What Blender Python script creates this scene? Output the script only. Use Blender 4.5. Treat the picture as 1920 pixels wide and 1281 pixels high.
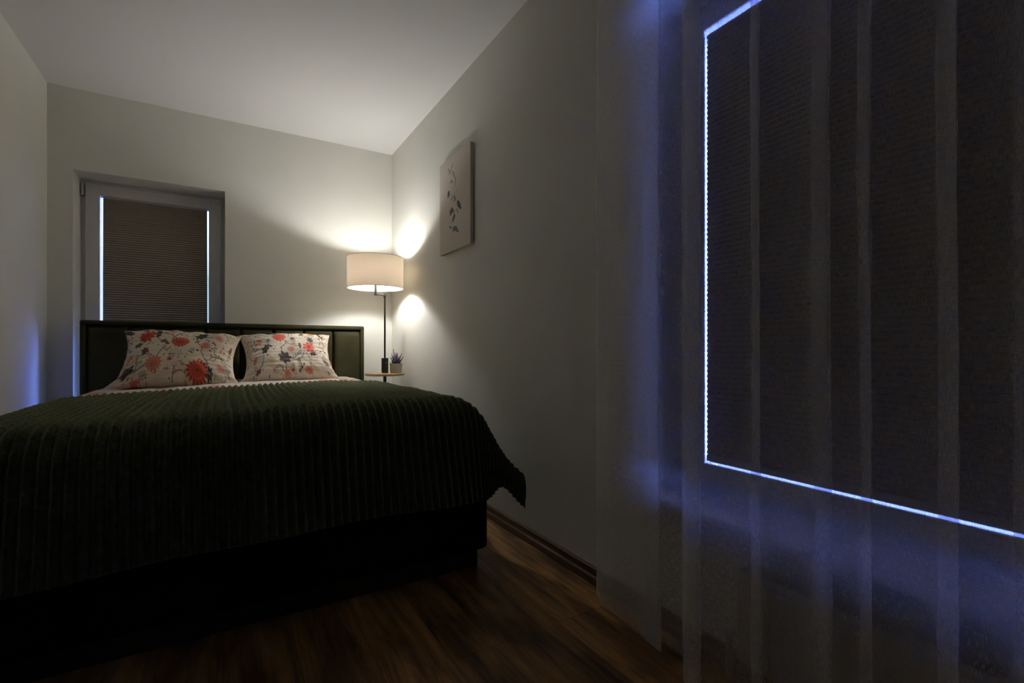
import bpy, bmesh, math, random
import numpy as np
from mathutils import Vector, Matrix, noise
PI = math.pi
random.seed(7)
rng = np.random.default_rng(5)
for o in list(bpy.data.objects): bpy.data.objects.remove(o)
scn = bpy.context.scene
COL = scn.collection

# ------------------------------------------------------------------ camera
YAW = math.radians(31.09)
cam_d = bpy.data.cameras.new('camera')
cam_d.sensor_width = 36.0
cam_d.lens = 36.0*899/1920
cam_d.shift_y = 12.5/1920
cam_d.clip_start = 0.02
cam = bpy.data.objects.new('camera', cam_d)
COL.objects.link(cam)
cam.location = (0, 0, 0.908)
cam.rotation_euler = (PI/2, 0, -YAW)
scn.camera = cam

# ------------------------------------------------------------------ view + dusk sky
scn.view_settings.view_transform = 'Standard'
scn.view_settings.look = 'None'
scn.view_settings.gamma = 1
scn.view_settings.exposure = 0.0
scn.view_settings.use_curve_mapping = False
SKY_UP, SKY_FRONT_BOOST, SKY_SIDE_BOOST = 12.0, 190.0, 40.0
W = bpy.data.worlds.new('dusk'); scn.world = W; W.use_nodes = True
nt = W.node_tree; nt.nodes.clear()
out = nt.nodes.new('ShaderNodeOutputWorld'); bg = nt.nodes.new('ShaderNodeBackground')
tc = nt.nodes.new('ShaderNodeTexCoord'); sx = nt.nodes.new('ShaderNodeSeparateXYZ'); rp = nt.nodes.new('ShaderNodeValToRGB')
mr = nt.nodes.new('ShaderNodeMapRange'); mr.inputs['From Min'].default_value = -0.5; mr.inputs['From Max'].default_value = 0.8
nt.links.new(tc.outputs['Generated'], sx.inputs[0]); nt.links.new(sx.outputs['Z'], mr.inputs['Value'])
nt.links.new(mr.outputs[0], rp.inputs[0]); nt.links.new(rp.outputs[0], bg.inputs[0]); nt.links.new(bg.outputs[0], out.inputs[0])
cr = rp.color_ramp
cr.elements[0].position = 0.0; cr.elements[0].color = (0.05, 0.09, 0.42, 1)
cr.elements[1].position = 1.0; cr.elements[1].color = (0.22, 0.33, 0.85, 1)
e = cr.elements.new(0.25); e.color = (0.10, 0.18, 0.62, 1)
e = cr.elements.new(0.45); e.color = (0.48, 0.72, 0.95, 1)
# sky brighter overhead; unseen front and side lobes added to light the room blue
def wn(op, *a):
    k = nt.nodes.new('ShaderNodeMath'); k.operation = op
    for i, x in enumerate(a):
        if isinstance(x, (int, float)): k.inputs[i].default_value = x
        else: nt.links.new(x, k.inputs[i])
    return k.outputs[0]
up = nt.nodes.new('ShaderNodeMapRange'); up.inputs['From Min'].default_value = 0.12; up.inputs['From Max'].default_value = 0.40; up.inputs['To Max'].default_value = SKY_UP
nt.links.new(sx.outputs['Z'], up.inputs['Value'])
gl_ = nt.nodes.new('ShaderNodeMapRange'); gl_.inputs['From Min'].default_value = 0.10; gl_.inputs['From Max'].default_value = -0.6; gl_.inputs['To Max'].default_value = SKY_FRONT_BOOST
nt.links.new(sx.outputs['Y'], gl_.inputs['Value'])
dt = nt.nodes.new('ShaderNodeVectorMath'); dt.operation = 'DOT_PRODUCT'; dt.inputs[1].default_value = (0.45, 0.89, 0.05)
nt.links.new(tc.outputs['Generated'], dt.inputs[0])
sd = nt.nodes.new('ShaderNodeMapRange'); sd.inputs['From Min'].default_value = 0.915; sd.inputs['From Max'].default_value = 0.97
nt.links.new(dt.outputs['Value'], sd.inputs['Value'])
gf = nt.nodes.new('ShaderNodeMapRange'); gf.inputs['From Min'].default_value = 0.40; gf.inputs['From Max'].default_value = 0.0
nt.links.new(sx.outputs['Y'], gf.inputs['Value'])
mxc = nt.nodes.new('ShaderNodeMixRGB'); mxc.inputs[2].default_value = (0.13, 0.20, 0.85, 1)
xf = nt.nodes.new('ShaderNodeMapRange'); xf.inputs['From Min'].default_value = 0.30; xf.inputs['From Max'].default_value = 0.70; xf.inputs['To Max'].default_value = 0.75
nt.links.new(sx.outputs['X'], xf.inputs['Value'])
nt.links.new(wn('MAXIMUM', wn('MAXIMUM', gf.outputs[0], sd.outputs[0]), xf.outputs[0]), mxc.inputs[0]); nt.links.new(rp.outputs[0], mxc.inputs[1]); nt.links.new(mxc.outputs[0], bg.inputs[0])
nt.links.new(wn('ADD', wn('ADD', up.outputs[0], gl_.outputs[0]), wn('MULTIPLY_ADD', sd.outputs[0], SKY_SIDE_BOOST, 1.3)), bg.inputs[1])
LAMP_POWER = 58.0
LAMP_COLOR = (0.97, 0.975, 0.98)
scn.cycles.diffuse_bounces = 8
scn.cycles.transparent_max_bounces = 24

# ------------------------------------------------------------------ materials
def new_mat(name):
    m = bpy.data.materials.new(name); m.use_nodes = True
    return m, m.node_tree, m.node_tree.nodes['Principled BSDF']
def P(name, col, rough=0.6, metal=0.0, spec=0.5, bump=None, vary=None, sheen=0.0, sheen_tint=None, coat=0.0):
    m, t, b = new_mat(name)
    b.inputs['Base Color'].default_value = (*col, 1)
    b.inputs['Roughness'].default_value = rough
    b.inputs['Metallic'].default_value = metal
    b.inputs['Specular IOR Level'].default_value = spec
    if sheen:
        b.inputs['Sheen Weight'].default_value = sheen
        b.inputs['Sheen Roughness'].default_value = 0.35
        if sheen_tint: b.inputs['Sheen Tint'].default_value = (*sheen_tint, 1)
    if coat: b.inputs['Coat Weight'].default_value = coat
    tc = t.nodes.new('ShaderNodeTexCoord')
    if bump:
        sc, st, dist = bump
        n = t.nodes.new('ShaderNodeTexNoise'); n.inputs['Scale'].default_value = sc; n.inputs['Detail'].default_value = 4
        bp = t.nodes.new('ShaderNodeBump'); bp.inputs['Strength'].default_value = st; bp.inputs['Distance'].default_value = dist
        t.links.new(tc.outputs['Object'], n.inputs['Vector']); t.links.new(n.outputs['Fac'], bp.inputs['Height'])
        t.links.new(bp.outputs[0], b.inputs['Normal'])
    if vary:
        sc, amt = vary
        n = t.nodes.new('ShaderNodeTexNoise'); n.inputs['Scale'].default_value = sc; n.inputs['Detail'].default_value = 3
        r = t.nodes.new('ShaderNodeValToRGB')
        r.color_ramp.elements[0].position = 0.3; r.color_ramp.elements[1].position = 0.7
        r.color_ramp.elements[0].color = (*[c*(1-amt) for c in col], 1)
        r.color_ramp.elements[1].color = (*[min(1, c*(1+amt)) for c in col], 1)
        t.links.new(tc.outputs['Object'], n.inputs['Vector']); t.links.new(n.outputs['Fac'], r.inputs[0])
        t.links.new(r.outputs[0], b.inputs['Base Color'])
    return m

M = {}
M['wall'] = P('wall paint', (0.73, 0.725, 0.665), 0.85, spec=0.2, bump=(350, 0.08, 0.001), vary=(3, 0.02))
M['ceiling'] = P('ceiling paint', (0.79, 0.785, 0.775), 0.9, spec=0.2, bump=(300, 0.05, 0.001))
M['pvc'] = P('white window plastic', (0.62, 0.60, 0.59), 0.35, vary=(5, 0.02))
M['gasket'] = P('grey gasket', (0.05, 0.05, 0.05), 0.6)
M['steel'] = P('hinge steel', (0.5, 0.5, 0.5), 0.35, metal=0.9)
M['sill'] = P('sill board', (0.60, 0.58, 0.56), 0.3, vary=(6, 0.02))
M['radiator'] = P('radiator enamel', (0.50, 0.48, 0.46), 0.4, vary=(6, 0.02))
M['velvet'] = P('olive velvet', (0.036, 0.034, 0.014), 0.75, spec=0.2, sheen=0.45, sheen_tint=(0.35, 0.37, 0.16), bump=(60, 0.15, 0.004), vary=(9, 0.25))
M['base_fabric'] = P('dark bed base fabric', (0.010, 0.009, 0.007), 0.9, spec=0.1, bump=(400, 0.2, 0.001))
M['plinth'] = P('dark plinth wood', (0.03, 0.018, 0.010), 0.6)
M['mattress'] = P('mattress ticking', (0.30, 0.28, 0.25), 0.9, bump=(150, 0.2, 0.002))
M['blanket'] = P('dark green plush', (0.060, 0.065, 0.036), 0.95, spec=0.05, sheen=1.0, sheen_tint=(0.55, 0.60, 0.34), bump=(170, 0.9, 0.006), vary=(45, 0.35))
M['black_metal'] = P('black metal', (0.012, 0.013, 0.015), 0.4, metal=0.3, bump=(500, 0.05, 0.0005))
M['black_plastic'] = P('black plastic', (0.008, 0.008, 0.009), 0.35, bump=(500, 0.05, 0.0005))
M['white_mark'] = P('white print', (0.6, 0.6, 0.6), 0.5)
M['trim_dark'] = P('olive shade trim', (0.16, 0.13, 0.075), 0.8)
M['pot'] = P('cement pot', (0.42, 0.38, 0.30), 0.85, bump=(90, 0.3, 0.003), vary=(30, 0.12))
M['soil'] = P('potting soil', (0.03, 0.02, 0.015), 0.95, bump=(120, 0.8, 0.005))
M['leaf'] = P('grey green leaves', (0.045, 0.065, 0.045), 0.7, vary=(40, 0.35))
M['lav'] = P('lavender blossoms', (0.12, 0.075, 0.20), 0.8, vary=(80, 0.45))
M['canvas_side'] = P('canvas edge', (0.62, 0.56, 0.48), 0.85, bump=(500, 0.2, 0.001))
M['rail'] = P('white curtain rail', (0.6, 0.6, 0.6), 0.4)

def mat_wood(name, c1, c2, c3, scale, axis='Y', rough=0.5, planks=None):
    m, t, b = new_mat(name)
    N, L = t.nodes.new, t.links.new
    tc = N('ShaderNodeTexCoord'); mp = N('ShaderNodeMapping')
    st = {'X': (1, 12, 12), 'Y': (12, 1, 12), 'Z': (12, 12, 1)}[axis]
    mp.inputs['Scale'].default_value = [s*scale for s in st]
    L(tc.outputs['Object'], mp.inputs['Vector'])
    vec = mp.outputs[0]
    if planks:
        sp = N('ShaderNodeSeparateXYZ'); L(tc.outputs['Object'], sp.inputs[0])
        cb = N('ShaderNodeCombineXYZ'); L(sp.outputs['Y'], cb.inputs['X']); L(sp.outputs['X'], cb.inputs['Y'])
        br = N('ShaderNodeTexBrick'); br.inputs['Scale'].default_value = 1.0
        br.inputs['Brick Width'].default_value = planks[0]; br.inputs['Row Height'].default_value = planks[1]
        br.inputs['Mortar Size'].default_value = 0.0007; br.inputs['Mortar Smooth'].default_value = 0.1
        br.offset = 0.37; br.inputs['Bias'].default_value = 0.0
        br.inputs['Color1'].default_value = (0, 0, 0, 1); br.inputs['Color2'].default_value = (1, 1, 1, 1); br.inputs['Mortar'].default_value = (0.5, 0.5, 0.5, 1)
        L(cb.outputs[0], br.inputs['Vector'])
        ad = N('ShaderNodeVectorMath'); ad.operation = 'MULTIPLY_ADD'
        L(br.outputs['Color'], ad.inputs[0]); ad.inputs[1].default_value = (7.3, 3.1, 0); L(mp.outputs[0], ad.inputs[2])
        vec = ad.outputs[0]
    n = N('ShaderNodeTexNoise'); n.inputs['Scale'].default_value = 1.0; n.inputs['Detail'].default_value = 8; n.inputs['Roughness'].default_value = 0.65
    n.inputs['Distortion'].default_value = 0.6
    L(vec, n.inputs['Vector'])
    r = N('ShaderNodeValToRGB'); r.color_ramp.elements[0].position = 0.33; r.color_ramp.elements[1].position = 0.68
    r.color_ramp.elements[0].color = (*c1, 1); r.color_ramp.elements[1].color = (*c3, 1)
    e = r.color_ramp.elements.new(0.5); e.color = (*c2, 1)
    L(n.outputs['Fac'], r.inputs[0])
    colr = r.outputs[0]
    if planks:
        # big dark knots and streaks
        mp2 = N('ShaderNodeMapping'); mp2.inputs['Scale'].default_value = (5.5, 1.6, 1); L(tc.outputs['Object'], mp2.inputs['Vector'])
        n2 = N('ShaderNodeTexNoise'); n2.inputs['Scale'].default_value = 1.6; n2.inputs['Detail'].default_value = 3; L(mp2.outputs[0], n2.inputs['Vector'])
        r2 = N('ShaderNodeValToRGB'); r2.color_ramp.elements[0].position = 0.36; r2.color_ramp.elements[1].position = 0.55
        r2.color_ramp.elements[0].color = (0.38, 0.35, 0.33, 1); r2.color_ramp.elements[1].color = (1, 1, 1, 1)
        L(n2.outputs['Fac'], r2.inputs[0])
        mx = N('ShaderNodeMixRGB'); mx.blend_type = 'MULTIPLY'; mx.inputs[0].default_value = 1
        L(colr, mx.inputs[1]); L(r2.outputs[0], mx.inputs[2])
        r3 = N('ShaderNodeMapRange'); r3.inputs['To Min'].default_value = 0.72; r3.inputs['To Max'].default_value = 1.15
        L(br.outputs['Color'], r3.inputs['Value'])
        mx2 = N('ShaderNodeMixRGB'); mx2.blend_type = 'MULTIPLY'; mx2.inputs[0].default_value = 1
        L(mx.outputs[0], mx2.inputs[1]); L(r3.outputs[0], mx2.inputs[2])
        mx3 = N('ShaderNodeMixRGB'); mx3.blend_type = 'MIX'; mx3.inputs[2].default_value = (0.01, 0.006, 0.004, 1)
        L(br.outputs['Fac'], mx3.inputs[0]); L(mx2.outputs[0], mx3.inputs[1])
        colr = mx3.outputs[0]
    L(colr, b.inputs['Base Color'])
    b.inputs['Roughness'].default_value = rough
    bp = N('ShaderNodeBump'); bp.inputs['Strength'].default_value = 0.15; bp.inputs['Distance'].default_value = 0.001
    L(n.outputs['Fac'], bp.inputs['Height']); L(bp.outputs[0], b.inputs['Normal'])
    return m
M['floor'] = mat_wood('brown oak laminate', (0.12, 0.058, 0.016), (0.42, 0.215, 0.068), (0.64, 0.35, 0.125), 2.4, 'Y', 0.42, planks=(1.28, 0.19))
M['skirting'] = mat_wood('brown skirting', (0.09, 0.052, 0.024), (0.15, 0.088, 0.042), (0.21, 0.125, 0.062), 3, 'Y', 0.32)
M['table_wood'] = mat_wood('light oak table', (0.36, 0.24, 0.12), (0.45, 0.31, 0.16), (0.52, 0.37, 0.20), 4, 'X', 0.4)

def mat_vcol(name, rough=0.85, bump=(700, 0.15, 0.001), sheen=0.0):
    m, t, b = new_mat(name)
    a = t.nodes.new('ShaderNodeVertexColor'); a.layer_name = 'print'
    t.links.new(a.outputs['Color'], b.inputs['Base Color'])
    b.inputs['Roughness'].default_value = rough; b.inputs['Specular IOR Level'].default_value = 0.15
    tc = t.nodes.new('ShaderNodeTexCoord'); n = t.nodes.new('ShaderNodeTexNoise'); n.inputs['Scale'].default_value = bump[0]
    bp = t.nodes.new('ShaderNodeBump'); bp.inputs['Strength'].default_value = bump[1]; bp.inputs['Distance'].default_value = bump[2]
    t.links.new(tc.outputs['Object'], n.inputs['Vector']); t.links.new(n.outputs['Fac'], bp.inputs['Height']); t.links.new(bp.outputs[0], b.inputs['Normal'])
    return m
M['floral'] = mat_vcol('floral cotton')
M['canvas'] = mat_vcol('printed canvas', bump=(600, 0.1, 0.001))

def mat_blind():
    m, t, b = new_mat('taupe pleated cloth')
    N, L = t.nodes.new, t.links.new
    tc = N('ShaderNodeTexCoord'); n = N('ShaderNodeTexNoise'); n.inputs['Scale'].default_value = 300
    L(tc.outputs['Object'], n.inputs['Vector'])
    r = N('ShaderNodeValToRGB'); r.color_ramp.elements[0].color = (0.27, 0.22, 0.185, 1); r.color_ramp.elements[1].color = (0.32, 0.27, 0.225, 1)
    L(n.outputs['Fac'], r.inputs[0]); L(r.outputs[0], b.inputs['Base Color'])
    b.inputs['Roughness'].default_value = 0.9; b.inputs['Specular IOR Level'].default_value = 0.1
    return m
M['blind'] = mat_blind()
M['blind_rail'] = P('white blind rail', (0.42, 0.40, 0.38), 0.4)

def mat_glass():
    m = bpy.data.materials.new('window glass'); m.use_nodes = True; t = m.node_tree; t.nodes.clear()
    N, L = t.nodes.new, t.links.new
    o = N('ShaderNodeOutputMaterial'); mx = N('ShaderNodeMixShader'); tr = N('ShaderNodeBsdfTransparent'); gl = N('ShaderNodeBsdfGlossy')
    fr = N('ShaderNodeFresnel'); fr.inputs[0].default_value = 1.45; gl.inputs['Roughness'].default_value = 0.02
    tr.inputs[0].default_value = (0.95, 0.98, 0.97, 1)
    L(fr.outputs[0], mx.inputs[0]); L(tr.outputs[0], mx.inputs[1]); L(gl.outputs[0], mx.inputs[2]); L(mx.outputs[0], o.inputs[0])
    return m
M['glass'] = mat_glass()

def mat_shade():
    m = bpy.data.materials.new('linen lamp shade'); m.use_nodes = True; t = m.node_tree; t.nodes.clear()
    N, L = t.nodes.new, t.links.new
    o = N('ShaderNodeOutputMaterial'); mx = N('ShaderNodeMixShader'); di = N('ShaderNodeBsdfDiffuse'); tr = N('ShaderNodeBsdfTranslucent')
    tc = N('ShaderNodeTexCoord'); mp = N('ShaderNodeMapping'); mp.inputs['Scale'].default_value = (300, 300, 40)
    n = N('ShaderNodeTexNoise'); n.inputs['Scale'].default_value = 1.0; n.inputs['Detail'].default_value = 2
    L(tc.outputs['Object'], mp.inputs[0]); L(mp.outputs[0], n.inputs['Vector'])
    r = N('ShaderNodeValToRGB'); r.color_ramp.elements[0].color = (0.68, 0.62, 0.54, 1); r.color_ramp.elements[1].color = (0.80, 0.74, 0.66, 1)
    L(n.outputs['Fac'], r.inputs[0]); L(r.outputs[0], tr.inputs[0])
    di.inputs[0].default_value = (0.75, 0.68, 0.57, 1)
    mx.inputs[0].default_value = SHADE_TRANS
    L(di.outputs[0], mx.inputs[1]); L(tr.outputs[0], mx.inputs[2]); L(mx.outputs[0], o.inputs[0])
    return m
SHADE_TRANS = 0.235
M['shade'] = mat_shade()

def mat_emit(name, col, s):
    m = bpy.data.materials.new(name); m.use_nodes = True; t = m.node_tree; t.nodes.clear()
    o = t.nodes.new('ShaderNodeOutputMaterial'); e = t.nodes.new('ShaderNodeEmission')
    e.inputs[0].default_value = (*col, 1); e.inputs[1].default_value = s; t.links.new(e.outputs[0], o.inputs[0])
    return m

def mat_curtain():
    # open weave: threads scatter light, the holes between them let it straight through
    m = bpy.data.materials.new('sheer voile'); m.use_nodes = True; t = m.node_tree; t.nodes.clear()
    N, L = t.nodes.new, t.links.new
    o = N('ShaderNodeOutputMaterial'); uv = N('ShaderNodeUVMap'); uv.uv_map = 'cloth'
    def nz(scale, detail=3):
        mp = N('ShaderNodeMapping'); mp.inputs['Scale'].default_value = scale
        n = N('ShaderNodeTexNoise'); n.inputs['Scale'].default_value = 1; n.inputs['Detail'].default_value = detail
        L(uv.outputs[0], mp.inputs[0]); L(mp.outputs[0], n.inputs['Vector']); return n.outputs['Fac']
    def math_(op, a, b):
        k = N('ShaderNodeMath'); k.operation = op
        for i, x in enumerate((a, b)):
            if isinstance(x, (int, float)): k.inputs[i].default_value = x
            else: L(x, k.inputs[i])
        return k.outputs[0]
    v = nz((900, 60, 1)); h = nz((60, 900, 1)); 
    s = math_('ADD', v, h)
    mrn = N('ShaderNodeMapRange'); mrn.inputs['From Min'].default_value = 0.72; mrn.inputs['From Max'].default_value = 1.28
    mrn.inputs['To Min'].default_value = CURT_OP[0]; mrn.inputs['To Max'].default_value = CURT_OP[1]
    L(s, mrn.inputs['Value'])
    di = N('ShaderNodeBsdfDiffuse'); di.inputs[0].default_value = (0.92, 0.90, 0.88, 1)
    tl = N('ShaderNodeBsdfTranslucent'); tl.inputs[0].default_value = (0.90, 0.89, 0.88, 1)
    tr = N('ShaderNodeBsdfTransparent')
    a = N('ShaderNodeMixShader'); a.inputs[0].default_value = 0.38; L(di.outputs[0], a.inputs[1]); L(tl.outputs[0], a.inputs[2])
    b = N('ShaderNodeMixShader'); L(mrn.outputs[0], b.inputs[0]); L(tr.outputs[0], b.inputs[1]); L(a.outputs[0], b.inputs[2])
    L(b.outputs[0], o.inputs[0])
    return m
CURT_OP = (0.16, 0.45)
M['curtain'] = mat_curtain()

# ------------------------------------------------------------------ helpers
ORG = {}
def link(name, me, mat, parent=None, org=None):
    """me in world coordinates; origin put at org (or the parent's)"""
    o = bpy.data.objects.new(name, me); COL.objects.link(o)
    if parent is not None:
        pw = ORG[parent.name]
        me.transform(Matrix.Translation(-Vector(pw))); ORG[o.name] = pw
        o.parent = parent
    else:
        org = Vector(org or (0, 0, 0)); me.transform(Matrix.Translation(-org)); o.location = org; ORG[o.name] = tuple(org)
    if mat is not None and not me.materials: me.materials.append(mat)
    return o
def obj(name, bm, mat, parent=None, org=None, smooth=False, angle=None):
    me = bpy.data.meshes.new(name); bmesh.ops.recalc_face_normals(bm, faces=bm.faces); bm.to_mesh(me); bm.free()
    if smooth: me.polygons.foreach_set('use_smooth', [True]*len(me.polygons))
    if smooth and angle: me.set_sharp_from_angle(angle=math.radians(angle))
    return link(name, me, mat, parent, org)
def thing(name, label, cat, loc, group=None, kind=None):
    o = bpy.data.objects.new(name, None); COL.objects.link(o); o.location = loc; ORG[o.name] = tuple(loc)
    o.empty_display_size = 0.1
    if label: o['label'] = label
    if cat: o['category'] = cat
    if group: o['group'] = group
    if kind: o['kind'] = kind
    return o
def tag(o, label, cat, group=None):
    o['label'] = label; o['category'] = cat
    if group: o['group'] = group
    return o
def struct(o): o['kind'] = 'structure'; return o
def box(bm, x0, x1, y0, y1, z0, z1, r=0, seg=3):
    vs = [bm.verts.new(p) for p in ((x0,y0,z0),(x1,y0,z0),(x1,y1,z0),(x0,y1,z0),(x0,y0,z1),(x1,y0,z1),(x1,y1,z1),(x0,y1,z1))]
    fs = [bm.faces.new([vs[i] for i in q]) for q in ((0,3,2,1),(4,5,6,7),(0,1,5,4),(1,2,6,5),(2,3,7,6),(3,0,4,7))]
    if r:
        es = list({e for f in fs for e in f.edges})
        bmesh.ops.bevel(bm, geom=es, offset=r, segments=seg, profile=0.5, affect='EDGES')
    return bm
def B(*a, **k): return box(bmesh.new(), *a, **k)
def tube(bm, pts, r, n=16, caps=True):
    pts = [Vector(p) for p in pts]; rs = r if isinstance(r, (list, tuple)) else [r]*len(pts)
    rings = []
    up = None
    for i, p in enumerate(pts):
        d = (pts[min(i+1, len(pts)-1)] - pts[max(i-1, 0)]).normalized()
        if up is None:
            up = Vector((1, 0, 0)) if abs(d.x) < 0.9 else Vector((0, 1, 0))
        a = d.cross(up).normalized(); b = d.cross(a).normalized(); up = -b if False else up
        rings.append([bm.verts.new(p + (a*math.cos(2*PI*k/n) + b*math.sin(2*PI*k/n))*rs[i]) for k in range(n)])
    for i in range(len(rings)-1):
        for k in range(n):
            bm.faces.new((rings[i][k], rings[i][(k+1)%n], rings[i+1][(k+1)%n], rings[i+1][k]))
    if caps: bm.faces.new(rings[0]); bm.faces.new(rings[-1])
    return bm
def lathe(bm, cx, cy, prof, n=48, closed=False):
    rings = [[bm.verts.new((cx+r*math.cos(2*PI*k/n), cy+r*math.sin(2*PI*k/n), z)) for k in range(n)] for r, z in prof]
    m = len(rings)
    for i in range(m if closed else m-1):
        a, b = rings[i], rings[(i+1) % m]
        for k in range(n): bm.faces.new((a[k], a[(k+1)%n], b[(k+1)%n], b[k]))
    if not closed:
        if prof[0][0] > 1e-5: bm.faces.new(rings[0])
        if prof[-1][0] > 1e-5: bm.faces.new(rings[-1])
    return bm
def prism(bm, poly, axis, a0, a1):
    def pt(p, a):
        if axis == 'X': return (a, p[0], p[1])
        if axis == 'Y': return (p[0], a, p[1])
        return (p[0], p[1], a)
    A = [bm.verts.new(pt(p, a0)) for p in poly]; Bv = [bm.verts.new(pt(p, a1)) for p in poly]
    n = len(poly)
    for i in range(n): bm.faces.new((A[i], A[(i+1)%n], Bv[(i+1)%n], Bv[i]))
    bm.faces.new(A); bm.faces.new(Bv)
    return bm
def grid_mesh(name, V, flip=False):
    """V: (rows, cols, 3) array"""
    r, c, _ = V.shape
    me = bpy.data.meshes.new(name)
    idx = np.arange(r*c).reshape(r, c)
    q = np.stack([idx[:-1, :-1], idx[:-1, 1:], idx[1:, 1:], idx[1:, :-1]], -1).reshape(-1, 4)
    if flip: q = q[:, ::-1]
    me.from_pydata(V.reshape(-1, 3).tolist(), [], q.tolist()); me.update()
    me.polygons.foreach_set('use_smooth', [True]*len(me.polygons))
    return me
def shell_mesh(name, V, thick):
    """closed thin cloth: grid, its offset copy and the rim between them"""
    r, c, _ = V.shape
    du = np.gradient(V, axis=1); dv = np.gradient(V, axis=0)
    n = np.cross(du, dv); n /= np.linalg.norm(n, axis=2, keepdims=True)+1e-9
    V2 = V - n*thick
    me = bpy.data.meshes.new(name)
    idx = np.arange(r*c).reshape(r, c); q = np.stack([idx[:-1, :-1], idx[:-1, 1:], idx[1:, 1:], idx[1:, :-1]], -1).reshape(-1, 4)
    q2 = q[:, ::-1] + r*c
    loop = np.concatenate([idx[0, :], idx[1:, -1], idx[-1, -2::-1], idx[-2:0:-1, 0]])
    nx = np.roll(loop, -1)
    rim = np.stack([loop, loop+r*c, nx+r*c, nx], -1)
    faces = np.concatenate([q, q2, rim]).tolist()
    me.from_pydata(np.concatenate([V.reshape(-1, 3), V2.reshape(-1, 3)]).tolist(), [], faces); me.update()
    me.polygons.foreach_set('use_smooth', [True]*len(me.polygons))
    return me
def set_vcol(me, cols):
    a = me.color_attributes.new('print', 'FLOAT_COLOR', 'POINT')
    a.data.foreach_set('color', np.concatenate([cols, np.ones((len(cols), 1))], 1).astype(np.float32).ravel())

# ------------------------------------------------------------------ the room
XL, XR, YB, YF, ZC = -0.931, 1.231, 4.02, -1.2, 2.55
T = 0.30
struct(obj('floor', B(XL-T, XR+T, YF-T, YB+T, -0.15, 0), M['floor']))
struct(obj('ceiling', B(XL-T, XR+T, YF-T, YB+T, ZC, ZC+0.15), M['ceiling']))
struct(obj('wall_left', B(XL-T, XL, YF-T, YB+T, 0, ZC), M['wall']))
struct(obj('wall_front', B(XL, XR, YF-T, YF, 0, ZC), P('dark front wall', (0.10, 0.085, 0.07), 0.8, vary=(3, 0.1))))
# back wall with the bedside window opening
BX0, BX1, BZ0, BZ1 = -0.810, 0.013, 0.10, 2.037
bm = bmesh.new()
box(bm, XL, BX0, YB, YB+T, 0, ZC); box(bm, BX1, XR, YB, YB+T, 0, ZC)
box(bm, BX0, BX1, YB, YB+T, 0, BZ0); box(bm, BX0, BX1, YB, YB+T, BZ1, ZC)
struct(obj('wall_back', bm, M['wall']))
# right wall with the large window opening
RY0, RY1, RZ0, RZ1 = -0.36, 1.1116, 0.42, 2.04
bm = bmesh.new()
box(bm, XR, XR+T, RY1, YB+T, 0, ZC); box(bm, XR, XR+T, YF-T, RY0, 0, ZC)
box(bm, XR, XR+T, RY0, RY1, 0, RZ0); box(bm, XR, XR+T, RY0, RY1, RZ1, ZC)
struct(obj('wall_right', bm, M['wall']))

# skirting boards: stepped profile
def skirt_prof(s=1):
    return [(0, 0), (0.0165, 0), (0.0165, 0.003), (0.018, 0.005), (0.018, 0.026), (0.0155, 0.030), (0.0115, 0.034), (0.0105, 0.040), (0.0105, 0.054), (0.0125, 0.058), (0.0120, 0.062), (0.0095, 0.0645), (0, 0.0645)]
struct(obj('baseboard_right', prism(bmesh.new(), [(XR-a, b) for a, b in skirt_prof()], 'Y', YF, YB), M['skirting']))
struct(obj('baseboard_left', prism(bmesh.new(), [(XL+a, b) for a, b in skirt_prof()], 'Y', YF, YB), M['skirting']))
struct(obj('baseboard_back', prism(bmesh.new(), [(YB-a, b) for a, b in skirt_prof()], 'X', XL+0.02, XR-0.02), M['skirting']))

# ------------------------------------------------------------------ windows
def ring(bm, a0, a1, z0, z1, w, d0, d1, wall, r=0.004):
    """rectangular frame ring in the plane of a wall; wall 'back': a=x, depth=y; 'right': a=y, depth=x"""
    def bx(p0, p1, q0, q1):
        if wall == 'back': box(bm, p0, p1, d0, d1, q0, q1, r, 2)
        else: box(bm, d0, d1, p0, p1, q0, q1, r, 2)
    bx(a0, a0+w, z0, z1); bx(a1-w, a1, z0, z1); bx(a0+w-0.003, a1-w+0.003, z0, z0+w); bx(a0+w-0.003, a1-w+0.003, z1-w, z1)
    return bm
def make_window(n, wall, a0, a1, z0, z1, depth, handle_at, sw=0.078):
    loc = ((a0+a1)/2, depth, z0) if wall == 'back' else (depth, (a0+a1)/2, z0)
    t = thing('window_%d' % n, None, None, loc, kind='structure')
    obj('window_frame', ring(bmesh.new(), a0-0.012, a1+0.012, z0-0.012, z1+0.012, 0.067, depth+0.022, depth+0.085, wall), M['pvc'], t)
    f = 0.024
    s = obj('sash', ring(bmesh.new(), a0+f, a1-f, z0+f, z1-f, sw, depth, depth+0.075, wall, 0.006), M['pvc'], t)
    g0, g1, h0, h1 = a0+f+sw, a1-f-sw, z0+f+sw, z1-f-sw
    obj('gasket', ring(bmesh.new(), g0-0.002, g1+0.002, h0-0.002, h1+0.002, 0.0035, depth+0.034, depth+0.038, wall, 0), M['gasket'], t)
    e = 0.004
    pane = B(g0-e, g1+e, depth+0.038, depth+0.042, h0-e, h1+e) if wall == 'back' else B(depth+0.038, depth+0.042, g0-e, g1+e, h0-e, h1+e)
    obj('glass_pane', pane, M['glass'], t)
    return t, (g0, g1, h0, h1)
DB = 4.193
w1, g1 = make_window(1, 'back', BX0, BX1, BZ0, BZ1, DB, None)
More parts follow.
